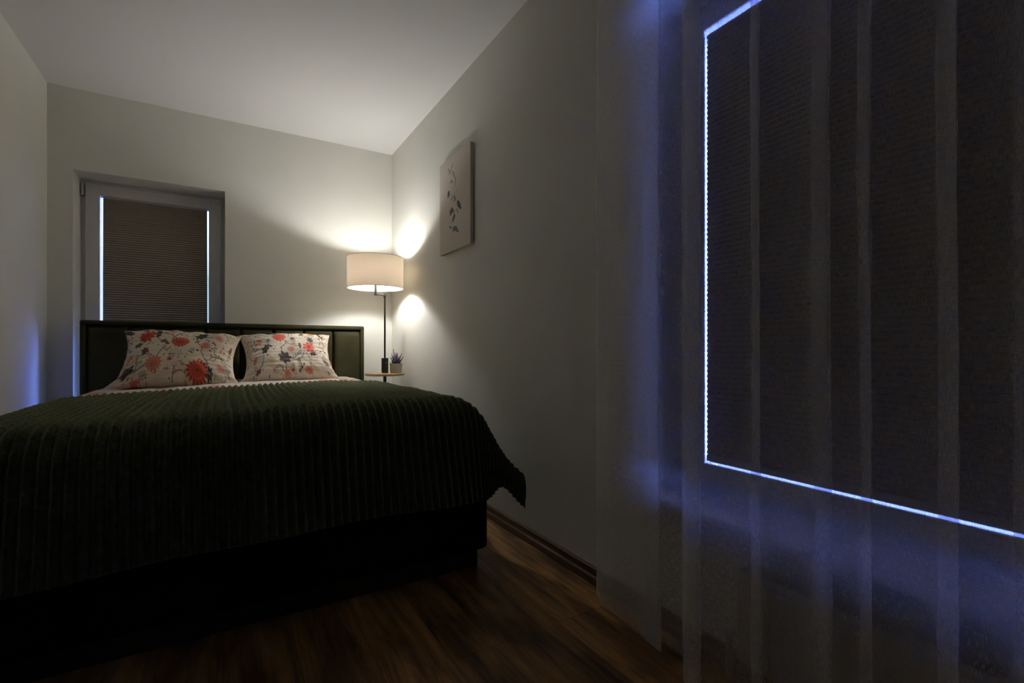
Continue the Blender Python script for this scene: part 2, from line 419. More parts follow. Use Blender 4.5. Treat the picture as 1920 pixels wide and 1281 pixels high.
# lever handle on the right stile and hinge cap top left
hx, hz = BX1-0.024-0.036, 1.225
bm = bmesh.new(); box(bm, hx-0.014, hx+0.014, DB-0.010, DB+0.001, hz-0.035, hz+0.035, 0.004)
hp = obj('window_handle', bm, M['pvc'], w1, smooth=True, angle=40)
bm = bmesh.new(); tube(bm, [(hx, DB-0.009, hz), (hx, DB-0.045, hz)], 0.010)
box(bm, hx-0.010, hx+0.010, DB-0.056, DB-0.042, hz-0.120, hz+0.012, 0.005)
obj('lever', bm, M['pvc'], hp, smooth=True, angle=40)
bm = bmesh.new(); box(bm, BX0+0.006, BX0+0.020, DB-0.012, DB+0.024, 1.925, 1.995, 0.003)
tube(bm, [(BX0+0.013, DB-0.010, 1.92), (BX0+0.013, DB-0.010, 2.0)], 0.006)
obj('hinge', bm, M['steel'], w1, smooth=True, angle=40)

DR = 1.350
w2, g2 = make_window(2, 'right', RY0, RY1, RZ0+0.022, RZ1, DR, None, sw=0.066)

# window board under the large window
o = struct(obj('trim_1', B(1.160, DR+0.02, RY0-0.04, RY1+0.035, RZ0-0.008, RZ0+0.021, 0.004), M['sill'], smooth=True, angle=40))
o['label'] = 'pale window sill board below the large window'
bm = bmesh.new(); box(bm, BX0, BX1, YB+0.001, DB+0.02, BZ0-0.0, BZ0+0.02, 0.003)
struct(obj('trim_2', bm, M['sill']))

# pleated blinds: honeycomb cloth between two rails
def make_blind(wall, a0, a1, z0, z1, d, pitch, label, amp=0.0060, thick=0.010, bottom_rail=0.016, top_rail=0.012):
    loc = ((a0+a1)/2, d, z0) if wall == 'back' else (d, (a0+a1)/2, z0)
    t = thing('pleated_blind', label, 'blind', loc, group=None)
    c0, c1 = z0+bottom_rail, z1-top_rail
    n = int(round((c1-c0)/pitch)); p = (c1-c0)/n
    front, back = [], []
    for i in range(2*n+1):
        z = c0+i*p/2; k = 0 if i % 2 == 0 else 1
        front.append((d - amp*k, z)); back.append((d + 0.002 + amp*k, z))
    bm = bmesh.new()
    poly = front + back[::-1]
    ax = 'X' if wall == 'back' else 'Y'
    # prism with side faces only + end caps made of one quad per half pleat
    def pt(q, a): return (a, q[0], q[1]) if ax == 'X' else (q[0], a, q[1])
    fa = [bm.verts.new(pt(q, a0)) for q in front]; fb = [bm.verts.new(pt(q, a1)) for q in front]
    ba = [bm.verts.new(pt(q, a0)) for q in back]; bb = [bm.verts.new(pt(q, a1)) for q in back]
    for i in range(2*n):
        bm.faces.new((fa[i], fb[i], fb[i+1], fa[i+1])); bm.faces.new((ba[i], ba[i+1], bb[i+1], bb[i]))
        bm.faces.new((fa[i], fa[i+1], ba[i+1], ba[i])); bm.faces.new((fb[i], bb[i], bb[i+1], fb[i+1]))
    bm.faces.new((fa[0], ba[0], bb[0], fb[0])); bm.faces.new((fa[-1], fb[-1], bb[-1], ba[-1]))
    obj('pleated_cloth', bm, M['blind'], t)
    for nm, q0, q1 in (('bottom_rail', z0, c0), ('top_rail', c1, z1)):
        b_ = B(a0, a1, d-0.007, d+0.008, q0, q1, 0.002) if wall == 'back' else B(d-0.007, d+0.008, a0, a1, q0, q1, 0.002)
        obj(nm, b_, M['blind_rail'], t)
    return t
gx0, gx1, gz0, gz1 = g1
make_blind('back', gx0+0.013, gx1-0.010, 1.00, gz1-0.001, DB+0.018, 0.0160, 'taupe pleated blind drawn down the narrow window behind the headboard')
gy0, gy1, hz0, hz1 = g2
make_blind('right', gy0+0.006, gy1-0.006, hz0+0.008, hz1-0.019, DR+0.012, 0.0165, 'taupe pleated blind covering the large window behind the sheer curtain', bottom_rail=0.02)

# ------------------------------------------------------------------ radiator under the large window
rad = thing('radiator', 'white panel radiator with top grille below the large window behind the curtain', 'radiator', (1.15, 0.1, 0.12))
RY_, RX0, RX1, RZa, RZb = (-0.45, 0.735), 1.098, 1.180, 0.13, 0.352
bm = B(RX0, RX0+0.012, RY_[0], RY_[1], RZa, RZb, 0.004)
for i in range(36):
    y = RY_[0]+0.03+i*0.0325
    if y+0.02 < RY_[1]-0.01: box(bm, RX0-0.003, RX0+0.001, y, y+0.018, RZa+0.02, RZb-0.02, 0.0015, 1)
obj('front_panel', bm, M['radiator'], rad)
obj('back_panel', B(RX1-0.012, RX1, RY_[0], RY_[1], RZa, RZb, 0.004), M['radiator'], rad)
for y in (RY_[0], RY_[1]-0.004):
    obj('side_panel', B(RX0+0.004, RX1-0.004, y, y+0.004, RZa, RZb+0.001, 0.001), M['radiator'], rad)
bm = bmesh.new()
y = RY_[0]+0.006
while y < RY_[1]-0.008:
    box(bm, RX0+0.010, RX1-0.010, y, y+0.004, RZb-0.010, RZb-0.001); y += 0.0105
box(bm, RX0+0.010, RX0+0.016, RY_[0], RY_[1], RZb-0.006, RZb+0.001); box(bm, RX1-0.016, RX1-0.010, RY_[0], RY_[1], RZb-0.006, RZb+0.001)
obj('top_grille', bm, M['radiator'], rad)
bm = bmesh.new()
bm.free()
for y in (-0.25, 0.55): obj('wall_bracket', B(RX1-0.004, XR, y-0.015, y+0.015, RZb-0.12, RZb-0.05, 0.002), M['radiator'], rad)
bm = bmesh.new(); tube(bm, [(1.14, 0.731, 0.17), (1.14, 0.775, 0.17), (1.14, 0.785, 0.16), (1.14, 0.785, 0.0)], 0.009, 12)
obj('supply_pipe', bm, M['radiator'], rad, smooth=True)

# ------------------------------------------------------------------ curtain
def catmull(pts, per):
    pts = [np.array(p, float) for p in pts]; outp = []
    for i in range(len(pts)-1):
        p0 = pts[max(i-1, 0)]; p1 = pts[i]; p2 = pts[i+1]; p3 = pts[min(i+2, len(pts)-1)]
        n = max(3, int(np.linalg.norm(p2-p1)/per))
        for k in range(n):
            t = k/n
            outp.append(0.5*((2*p1)+(-p0+p2)*t+(2*p0-5*p1+4*p2-p3)*t*t+(-p0+3*p1-3*p2+p3)*t**3))
    outp.append(pts[-1]); return np.array(outp)
# plan view of the folds, (x, y) in metres, from the hem edge beside the bed wall towards the room's front
CURT = [(1.132,1.018),(1.136,1.047),(1.146,1.105),(1.158,1.177),(1.168,1.251),(1.178,1.323),(1.176,1.344),(1.166,1.336),(1.15,1.312),(1.135,1.256),(1.12,1.162),(1.108,1.069),(1.098,0.989),(1.106,0.99),(1.114,1.022),(1.12,1.056),(1.128,1.07),(1.138,1.049),(1.145,0.996),(1.14,0.941),(1.12,0.906),(1.085,0.887),(1.05,0.856),(1.03,0.823),(1.026,0.793),(1.036,0.793),(1.048,0.825),(1.058,0.853),(1.07,0.859),(1.08,0.833),(1.084,0.772),(1.076,0.708),(1.06,0.664),(1.048,0.644),(1.044,0.645),(1.05,0.662),(1.06,0.675),(1.07,0.674),(1.078,0.656),(1.08,0.607),(1.066,0.559),(1.045,0.522),(1.04,0.497),(1.05,0.498),(1.06,0.524),(1.07,0.541),(1.08,0.529),(1.084,0.49),(1.07,0.453),(1.05,0.427),(1.044,0.423),(1.052,0.438),(1.062,0.45),(1.074,0.443),(1.084,0.416),(1.084,0.375),(1.066,0.338),(1.036,0.301),(1.032,0.295),(1.04,0.299),(1.05,0.319),(1.058,0.33),(1.07,0.329),(1.082,0.307),(1.085,0.275),(1.065,0.242),(1.045,0.22),(1.055,0.222),(1.068,0.235),(1.08,0.219),(1.08,0.179),(1.05,0.149),(1.036,0.129),(1.05,0.144),(1.076,0.129),(1.08,0.079),(1.05,0.039),(1.034,0.014),(1.05,0.029),(1.076,0.009),(1.078,-0.051),(1.05,-0.091),(1.034,-0.116),(1.05,-0.101),(1.076,-0.121),(1.076,-0.201),(1.05,-0.241),(1.06,-0.281)]
pl = catmull(CURT, 0.006)
seg = np.linalg.norm(np.diff(pl, axis=0), axis=1); arc = np.concatenate([[0], np.cumsum(seg)])
zs = np.linspace(0.018, 2.515, 110)
nrm = np.gradient(pl, axis=0); nrm = np.stack([-nrm[:, 1], nrm[:, 0]], 1); nrm /= np.linalg.norm(nrm, axis=1, keepdims=True)+1e-9
V = np.zeros((len(zs), len(pl), 3)); 
xm = 1.075
for i, z in enumerate(zs):
    k = (z-0.018)/2.5
    for j in range(len(pl)):
        a = arc[j]
        w = 0.0045*noise.noise(Vector((a*9, z*1.3, 0.3))) + 0.0022*noise.noise(Vector((a*30, z*9, 3.1)))
        dy = 0.006*noise.noise(Vector((a*3, z*1.1, 7.7)))
        x = pl[j, 0] + nrm[j, 0]*w; y = pl[j, 1] + nrm[j, 1]*w + dy
        V[i, j] = (min(x, 1.225), y, z)
me = grid_mesh('sheer_curtain', V)
uvl = me.uv_layers.new(name='cloth')
li = np.zeros(len(me.loops), np.int32); me.loops.foreach_get('vertex_index', li)
U = np.stack([np.tile(arc, len(zs)), np.repeat(zs, len(pl))], 1)[li]
uvl.data.foreach_set('uv', U.astype(np.float32).ravel())
cu = thing('sheer_curtain', 'white sheer voile curtain hanging in folds to the floor over the large window', 'curtain', (1.08, 0.5, 0.018))
link('voile_panel', me, M['curtain'], cu)
# doubled hems: bottom and side
hem = []
for i, z in enumerate((0.0165, 0.034)):
    hem.append(V[0] * np.array([1, 1, 0]) + np.array([0.0012, 0, z]))
hm = grid_mesh('bottom_hem', np.array(hem)); uvl = hm.uv_layers.new(name='cloth')
link('bottom_hem', hm, M['curtain'], cu)
sh = V[:, :4, :] + np.array([0.0015, 0.0006, 0]); hm = grid_mesh('side_hem', sh); hm.uv_layers.new(name='cloth')
link('side_hem', hm, M['curtain'], cu)
bm = B(1.045, 1.075, -0.6, 1.40, 2.517, ZC-0.001, 0.003)
box(bm, 1.120, 1.150, -0.6, 1.40, 2.517, ZC-0.001, 0.003)
tag(obj('curtain_rail', bm, M['rail'], org=(1.1, 0.4, 2.517)), 'white double curtain rail fixed to the ceiling above the sheer curtain', 'curtain rail')

# ------------------------------------------------------------------ bed
CX = 0.107
bed = thing('bed', 'double bed with dark base and olive velvet channelled headboard', 'bed', (CX, 2.8, 0))
hb = obj('headboard', (lambda bm: (box(bm, -0.7560, 0.970, 3.945, 3.999, 0.05, 1.075, 0.010),
        box(bm, -0.7568, -0.7270, 3.9003, 3.97, 0.05, 1.080, 0.012, 4), box(bm, 0.943, 0.9708, 3.9003, 3.97, 0.05, 1.080, 0.012, 4),
        box(bm, -0.757, 0.971, 3.900, 4.000, 1.052, 1.083, 0.012, 4), bm)[-1])(bmesh.new()), M['velvet'], bed, smooth=True, angle=60)
pw = (0.943+0.727)/8
for i in range(8):
    x0 = -0.727+i*pw
    V_ = np.zeros((24, 25, 3))
    for a in range(24):
        for b in range(25):
            s, tt = b/24, a/23
            prof = (1-abs(2*s-1)**9)**0.5 * (1-max(0, tt-0.965)/0.035*0.98 if tt > 0.965 else 1)**0.6
            V_[a, b] = (x0+s*pw, 3.945-0.042*max(prof, 0.02) + 0.0015*noise.noise(Vector((x0+s*pw*3, tt*5, i))), 0.45+tt*(1.052-0.45))
    link('channel_panel', grid_mesh('channel_panel', V_), M['velvet'], hb)
obj('base', B(-0.728, 0.942, 1.750, 3.900, 0.078, 0.44, 0.02, 4), M['base_fabric'], bed, smooth=True, angle=40)
obj('plinth', B(-0.700, 0.912, 1.790, 3.880, 0.0, 0.080, 0.004), M['plinth'], bed)
obj('mattress', B(-0.715, 0.920, 1.790, 3.895, 0.440, 0.655, 0.07, 6), M['mattress'], bed, smooth=True, angle=60)

# cloth over the bed: flat top that rolls over its edges and hangs
def roll(q, R, A):
    q = np.maximum(q, 0); a = np.minimum(q/R, A)
    dx = R*np.sin(a); dz = R*(1-np.cos(a)); rest = np.maximum(q-R*A, 0)
    return dx+rest*np.cos(A), dz+rest*np.sin(A)
def drape(S, Tt, xl, xr, yf, ztop, R=(0.13, 0.14, 0.13), AL=80, AR=(60, 76), AF=80, off=0.0):
    """S across (x), Tt along (y): arc-length coordinates -> points"""
    t01 = np.clip((Tt-yf)/1.2, 0, 1)
    ar = np.radians(AR[0] + (AR[1]-AR[0])*t01)
    lx, lz = roll(xl-S, R[0], math.radians(AL))
    rx = np.zeros_like(S); rz = np.zeros_like(S)
    q = np.maximum(S-xr, 0); a = np.minimum(q/R[1], ar)
    rx = R[1]*np.sin(a); rz = R[1]*(1-np.cos(a)); rest = np.maximum(q-R[1]*ar, 0); rx = rx+rest*np.cos(ar); rz = rz+rest*np.sin(ar)
    X = np.clip(S, xl, xr) - lx + rx
    fy, fz = roll(yf-Tt, R[2], math.radians(AF))
    Y = np.maximum(Tt, yf) - fy
    d = lz+rz
    Z = ztop - (d**3+fz**3)**(1/3)
    crown = 0.014*(1-((X-CX)/0.8)**2)
    Z = Z + np.where(np.abs(X-CX) < 0.8, crown, 0) + 0.025*(np.clip(X, -0.75, 0.5)-0.5)
    return np.stack([X, Y, Z], -1)
def with_normal(Pp, h):
    du = np.gradient(Pp, axis=1); dv = np.gradient(Pp, axis=0); n = np.cross(du, dv)
    n /= np.linalg.norm(n, axis=2, keepdims=True)+1e-9
    return Pp + n*h[..., None]

# ------------------------------------------------------------------ printed patterns
def raster(w, h, base):
    a = np.zeros((h, w, 3)); a[:] = base; return a
class Paint:
    def __init__(s, w, h, base):
        s.w, s.h = w, h; s.a = raster(w, h, base); s.y, s.x = np.mgrid[0:h, 0:w].astype(float)
    def mix(s, m, c):
        m = np.clip(m, 0, 1)[..., None]; s.a = s.a*(1-m)+np.array(c)*m
    def polar(s, cx, cy, rx, ry, rot):
        dx, dy = s.x-cx, s.y-cy; c, n = math.cos(rot), math.sin(rot)
        u = (dx*c+dy*n)/rx; v = (-dx*n+dy*c)/ry
        return np.hypot(u, v), np.arctan2(v, u)
    def flower(s, cx, cy, rx, ry, rot=0, col=(0.5, 0.07, 0.04), petals=14, core=None, soft=6, op=0.9):
        d, th = s.polar(cx, cy, rx, ry, rot)
        edge = 0.90+0.11*np.cos(th*petals)+0.05*np.cos(th*3+cx)
        s.mix((edge-d)*soft*op, col)
        l = (np.cos(th*petals+PI) > 0.72)&(d > 0.3)&(d < edge)
        s.mix(l*0.45, tuple(min(1, c*1.5+0.12) for c in col))
        s.mix((np.abs(d-0.52) < 0.05)*0.35*(d < edge), tuple(min(1, c*1.4+0.10) for c in col))
        if core: s.mix((0.30-d)*8, core); s.mix((0.15-d)*10, tuple(c*0.5 for c in core))
    def leaf(s, cx, cy, rx, ry, rot=0, col=(0.06, 0.05, 0.05), teeth=9, op=0.85):
        d, th = s.polar(cx, cy, rx, ry, rot)
        edge = 0.84+0.14*np.cos(th*teeth+cx)
        s.mix((edge-d)*7*op, col)
        s.mix(((np.abs(np.sin(th)*d) < 0.10) & (d < 0.7))*0.5, (0.30, 0.24, 0.15))
    def outline(s, cx, cy, rx, ry, rot=0, col=(0.08, 0.08, 0.09), k=7):
        d, th = s.polar(cx, cy, rx, ry, rot); e_ = 0.8+0.2*np.cos(th*k)
        s.mix(np.clip(1-np.abs(d-e_)/0.13, 0, 1)*0.8, col); s.mix(np.clip(1-np.abs(d-e_*0.45)/0.12, 0, 1)*0.5, (0.40, 0.22, 0.10))
    def stem(s, pts, wd=2.0, col=(0.10, 0.10, 0.095), op=0.85):
        q = catmull(pts, 3.0)
        best = np.full(s.x.shape, 1e9)
        x0, x1 = int(max(0, q[:, 0].min()-8)), int(min(s.w, q[:, 0].max()+8)); y0, y1 = int(max(0, q[:, 1].min()-8)), int(min(s.h, q[:, 1].max()+8))
        if x1 <= x0 or y1 <= y0: return
        X, Y = s.x[y0:y1, x0:x1], s.y[y0:y1, x0:x1]; b = np.full(X.shape, 1e9)
        for p in q: b = np.minimum(b, np.hypot(X-p[0], Y-p[1]))
        best[y0:y1, x0:x1] = b
        s.mix(np.clip(wd-best+0.5, 0, 1)*op, col)
    def sample(s, u, v):
        x = np.clip(u*(s.w-1), 0, s.w-1.001); y = np.clip(v*(s.h-1), 0, s.h-1.001)
        xi, yi = x.astype(int), y.astype(int); fx, fy = (x-xi)[..., None], (y-yi)[..., None]
        return (s.a[yi, xi]*(1-fx)*(1-fy)+s.a[yi, xi+1]*fx*(1-fy)+s.a[yi+1, xi]*(1-fx)*fy+s.a[yi+1, xi+1]*fx*fy)
CREAM = (0.68, 0.60, 0.47)
RED, SALM, PINK, ORG_ = (0.44, 0.06, 0.035), (0.54, 0.18, 0.12), (0.58, 0.25, 0.20), (0.55, 0.24, 0.09)
DG, DB_, GREY, MAR = (0.075, 0.085, 0.07), (0.085, 0.06, 0.06), (0.11, 0.11, 0.11), (0.20, 0.07, 0.07)
def scatter_small(p, n, seed, k=1.0):
    r = random.Random(seed)
    for i in range(n):
        x, y = r.uniform(0, p.w), r.uniform(0, p.h); c = r.choice([MAR, GREY, DB_, PINK, ORG_])
        p.leaf(x, y, r.uniform(4, 8)*k, r.uniform(2, 3.5)*k, r.uniform(0, 3), c, 2, 0.6)
    for i in range(n//3):
        x, y = r.uniform(0, p.w), r.uniform(0, p.h); a = r.uniform(0, 6.28); l = r.uniform(12, 26)*k
        p.stem([(x, y), (x+l*math.cos(a)*0.5+3, y+l*math.sin(a)*0.5-3), (x+l*math.cos(a), y+l*math.sin(a))], 0.7, GREY, 0.5)
def sprigs(p, n, seed):
    r = random.Random(seed)
    for i in range(n):
        x, y, a = r.uniform(0, p.w), r.uniform(0, p.h), r.uniform(0, 6.28); L_ = r.uniform(16, 30); c = r.choice([MAR, GREY, DB_, GREY, DG])
        q = [(x, y), (x+L_*0.5*math.cos(a), y+L_*0.5*math.sin(a)), (x+L_*math.cos(a+0.3), y+L_*math.sin(a+0.3))]
        p.stem(q, 0.8, GREY, 0.7)
        for k in range(5):
            t = 0.25+0.18*k; sd = 1 if k % 2 else -1
            cx, cy = x+L_*t*math.cos(a+0.3*t)-sd*4*math.sin(a), y+L_*t*math.sin(a+0.3*t)+sd*4*math.cos(a)
            p.leaf(cx, cy, 4.5, 2.2, a+sd*0.7, c, 2, 0.8)
def left_print():
    p = Paint(430, 196, CREAM); S = 0.25; ox, oy = 130, 108
    f = lambda x, y: ((x-ox)*S, (y-oy)*S)
    scatter_small(p, 90, 3); sprigs(p, 17, 21)
    for st in ([(530,140),(570,190),(640,215)],[(660,160),(640,195),(600,205)],[(680,250),(760,265),(830,280),(875,325)],[(1090,185),(1020,190),(980,245),(920,270),(880,320)],[(960,180),(1000,205)],
               [(770,420),(750,470),(710,530),(690,570),(670,605)],[(750,490),(800,505),(840,470)],[(1430,285),(1340,290),(1250,290),(1195,330),(1210,390),(1250,425)],[(1290,470),(1275,520),(1300,550),(1330,610),(1400,680)],
               [(380,640),(420,590),(470,570),(560,565),(600,590)],[(390,660),(410,710),(400,770)],[(390,785),(450,750),(540,705)],[(915,870),(920,790),(930,720)],[(920,800),(980,770),(1040,772)],
               [(1420,620),(1450,590),(1560,580),(1640,590),(1700,660),(1740,740)],[(1600,590),(1650,660),(1690,700),(1720,790)],[(1480,480),(1490,540),(1520,560)],[(1590,190),(1640,210),(1660,240)],[(1130,270),(1180,300)],
               [(540,360),(545,400),(480,430)],[(1320,190),(1320,240)]):
        p.stem([f(*q) for q in st], 2.0)
    fl = lambda x, y, rx, ry, *a, **k: p.flower(*f(x, y), rx*S*1.2, ry*S*1.25, *a, **k)
    lf = lambda x, y, rx, ry, *a, **k: p.leaf(*f(x, y), rx*S*1.15, ry*S*1.2, *a, **k)
    lf(650, 270, 42, 72, 0.3, DG, 7); lf(370, 430, 75, 34, -0.3, DG, 7); lf(460, 195, 60, 22, 0, GREY, 6); lf(200, 180, 95, 40, 0.5, DB_, 7); lf(1260, 275, 100, 48, -0.35, DB_, 7)
    lf(290, 770, 110, 60, -0.5, DB_, 5); lf(1415, 790, 60, 78, 0.2, DG, 7); lf(490, 520, 58, 48, -0.5, MAR, 6); lf(735, 380, 52, 24, -0.1, MAR, 5); lf(790, 410, 40, 20, 0.5, DG, 4)
    for q in ((1365,350),(1445,380),(1480,408),(1410,500),(1440,470),(1490,455),(1220,500),(1110,525)): lf(*q, 26, 12, 0.5, MAR, 2)
    for q in ((1590,490),(1650,495),(1625,435),(1510,610)): lf(*q, 18, 20, 0.5, SALM, 3)
    p.outline(*f(930, 540), 24, 11, 0.25, GREY); p.outline(*f(1730, 260), 18, 17, 0.6); p.outline(*f(1560, 800), 15, 12, 0.3); p.outline(*f(930, 700), 9, 9); p.outline(*f(1700, 720), 16, 26, 0.3); p.outline(*f(200, 380), 14, 20, 0.2, GREY)
    p.outline(*f(1040, 300), 9, 7, 0.3, GREY); p.outline(*f(1210, 620), 18, 10, 0.3, ORG_)
    fl(485, 300, 125, 76, -0.35, RED, 9); lf(420, 345, 40, 22, -0.4, (0.30, 0.03, 0.02), 3)
    fl(835, 215, 62, 25, 0, PINK, 12); fl(965, 390, 122, 66, 0, RED, 15, soft=8); fl(1530, 295, 88, 50, 0.55, PINK, 8, op=0.6); fl(1330, 430, 76, 50, 0, SALM, 11, op=0.75)
    fl(645, 690, 108, 95, 0.2, SALM, 13, op=0.8); fl(285, 605, 62, 30, -0.7, ORG_, 5); fl(1590, 715, 66, 46, 0.3, PINK, 8); fl(855, 630, 36, 22, 0, RED, 5); fl(900, 600, 16, 10, 0, SALM, 4)
    fl(1245, 770, 150, 118, 0, RED, 16, core=(0.40, 0.10, 0.05)); fl(825, 750, 40, 18, 0, SALM, 5); fl(1040, 700, 30, 14, 0.5, SALM, 4); fl(440, 870, 60, 22, 0, SALM, 6); fl(760, 250, 30, 16, 0.4, SALM, 5)
    fl(150, 300, 20, 60, 0, SALM, 6); fl(1770, 430, 26, 60, 0.2, MAR, 6, op=0.5); fl(1680, 300, 22, 18, 0, ORG_, 5)
    return p
def right_print():
    p = Paint(420, 196, (0.70, 0.63, 0.52)); S = 0.25; ox, oy = 100, 160
    f = lambda x, y: ((x-ox)*S, (y-oy)*S)
    scatter_small(p, 90, 9); sprigs(p, 17, 33)
    for st in ([(870,400),(850,460),(790,510),(780,580)],[(880,420),(940,465),(1050,500),(1090,520)],[(250,230),(330,235),(385,290)],[(460,355),(520,385),(550,440),(545,480)],[(455,640),(440,710),(390,800),(340,840)],
               [(860,640),(900,670),(960,700),(1010,670),(1060,630)],[(970,720),(1050,715),(1120,680),(1170,600)],[(1200,620),(1250,690),(1260,810)],[(950,210),(930,320)],[(840,280),(870,250),(950,250)],
               [(1220,210),(1180,260)],[(1440,230),(1520,260),(1620,330),(1680,400)],[(1480,340),(1560,420),(1640,470)],[(620,860),(680,800),(740,790),(780,860)],[(1380,330),(1340,370)],[(1070,730),(1090,800),(1070,880)],[(820,740),(830,860)]):
        p.stem([f(*q) for q in st], 2.0)
    fl = lambda x, y, rx, ry, *a, **k: p.flower(*f(x, y), rx*S*1.2, ry*S*1.25, *a, **k)
    lf = lambda x, y, rx, ry, *a, **k: p.leaf(*f(x, y), rx*S*1.15, ry*S*1.2, *a, **k)
    lf(820, 680, 120, 85, 0.5, (0.10, 0.075, 0.085), 7); lf(500, 530, 100, 52, -0.9, DB_, 6); lf(590, 490, 46, 20, 0.3, GREY, 5); lf(1540, 290, 130, 34, 0.85, DB_, 7); lf(1105, 500, 30, 62, 0, GREY, 6); lf(1320, 400, 66, 44, 0.4, GREY, 6)
    lf(1330, 640, 76, 30, 0, DB_, 6); lf(1590, 760, 78, 44, 0.4, GREY, 7); lf(360, 850, 52, 30, -0.5, MAR, 5); lf(1165, 275, 50, 30, 0, MAR, 5); lf(990, 370, 42, 24, 0, MAR, 5); lf(700, 240, 120, 14, 0.2, DB_, 4)
    for q in ((310,385),(270,490),(300,540),(330,440),(1140,790),(1105,830),(1060,860),(1500,590),(1580,560),(1620,580)): lf(*q, 24, 13, -0.6, (0.14, 0.06, 0.05), 2)
    p.outline(*f(585, 735), 22, 19, 0, (0.42, 0.27, 0.12)); p.outline(*f(700, 830), 26, 15, 0.3, MAR); p.outline(*f(1700, 250), 14, 22, 0.3); p.outline(*f(1000, 450), 8, 6); p.outline(*f(1345, 760), 10, 8, 0, SALM); p.outline(*f(1540, 520), 16, 10, 0.5, GREY); p.outline(*f(300, 930), 18, 12, 0.2, DB_)
    fl(585, 735, 76, 68, 0, (0.46, 0.36, 0.20), 14, op=0.5)
    fl(760, 340, 118, 66, 0, (0.55, 0.10, 0.06), 13, soft=8); fl(1270, 525, 112, 86, 0.1, (0.55, 0.13, 0.10), 7, core=(0.42, 0.05, 0.05)); fl(940, 555, 62, 46, 0, PINK, 13, op=0.8); fl(400, 395, 62, 52, -0.8, PINK, 9, op=0.7)
    fl(1350, 262, 62, 38, 0, ORG_, 7, core=(0.5, 0.32, 0.15)); fl(1220, 860, 72, 42, 0, SALM, 8); fl(1610, 250, 30, 60, -0.6, PINK, 5, op=0.7); fl(290, 690, 32, 60, 0.4, SALM, 6, op=0.6); fl(850, 880, 52, 34, 0, SALM, 6, op=0.7)
    fl(350, 175, 130, 16, 0, SALM, 5); fl(930, 170, 130, 10, 0, PINK, 5); fl(1620, 460, 46, 20, 0.8, ORG_, 5, op=0.6); fl(1720, 720, 26, 70, -0.2, PINK, 5, op=0.6); fl(1010, 455, 26, 18, 0, ORG_, 4); fl(1035, 500, 26, 18, 0, SALM, 4); fl(945, 855, 26, 16, 0, RED, 4)
    return p
def duvet_print():
    p = Paint(900, 620, (0.66, 0.57, 0.50)); r = random.Random(4)
    for i in range(44):
        x, y = r.uniform(0, 900), r.uniform(0, 620); a = r.uniform(0, 6.3)
        q = [(x, y)]
        for k in range(4): a += r.uniform(-0.9, 0.9); q.append((q[-1][0]+24*math.cos(a), q[-1][1]+24*math.sin(a)))
        p.stem(q, 1.5)
    for i in range(60): p.leaf(r.uniform(0, 900), r.uniform(0, 620), r.uniform(10, 24), r.uniform(7, 14), r.uniform(0, 3), r.choice([DB_, GREY, MAR, DG]), 7)
    for i in range(46):
        k = r.uniform(0.5, 1.0); p.flower(r.uniform(0, 900), r.uniform(0, 620), 34*k, 28*k, r.uniform(0, 3), r.choice([RED, SALM, PINK, SALM, ORG_]), r.choice([9, 13, 15]))
    return p

# ------------------------------------------------------------------ duvet, blanket, pillows
ss = np.linspace(-0.62-0.30, 0.80+0.30, 420); ts = np.linspace(1.74, 3.875, 420)
Sg, Tg = np.meshgrid(ss, ts)
D = drape(Sg, Tg, -0.62, 0.80, 1.86, 0.684, R=(0.11, 0.12, 0.11), AR=(66, 72))
wr = np.zeros_like(Sg)
for i in range(0, 420, 1):
    for j in range(0, 420, 1):
        wr[i, j] = noise.noise(Vector((ss[j]*5, ts[i]*7, 2.0)))*0.006 + noise.noise(Vector((ss[j]*14, ts[i]*24, 5.0)))*0.0025
pillow_zone = np.clip((Tg-3.45)/0.1, 0, 1)
under_blanket = np.clip((3.10-Tg)/0.06, 0, 1)
D = with_normal(D, wr*(1-0.9*under_blanket)); D[..., 2] -= 0.008*under_blanket
D[..., 2] -= 0.0*pillow_zone
dp = duvet_print(); me = shell_mesh('floral_duvet', D, 0.012)
cols = dp.sample((Sg-ss[0])/(ss[-1]-ss[0]), (Tg-ts[0])/(ts[-1]-ts[0])).reshape(-1, 3)
set_vcol(me, np.concatenate([cols, cols]))
tag(link('floral_duvet', me, M['floral'], org=(CX, 2.8, 0.6)), 'pale floral duvet laid over the bed, showing between pillows and green blanket', 'duvet')

PITCH = 0.0288
nr = 82; per = 8
s0 = CX-0.01-42*PITCH
ss = s0+np.arange(nr*per+1)*PITCH/per
ss = ss[(ss > -0.62-0.62)]
ts = np.linspace(1.86-0.46, 3.005, 260)
Sg, Tg = np.meshgrid(ss, ts)
Tg = Tg + 0.010*np.sin(Sg*3.0+0.5)*np.clip((Tg-2.86)/0.14, 0, 1)
Bk = drape(Sg + 0.010*np.sin(Tg*2.3)*1.0, Tg, -0.62, 0.795, 1.875, 0.694)
ph = (Sg-s0)/PITCH
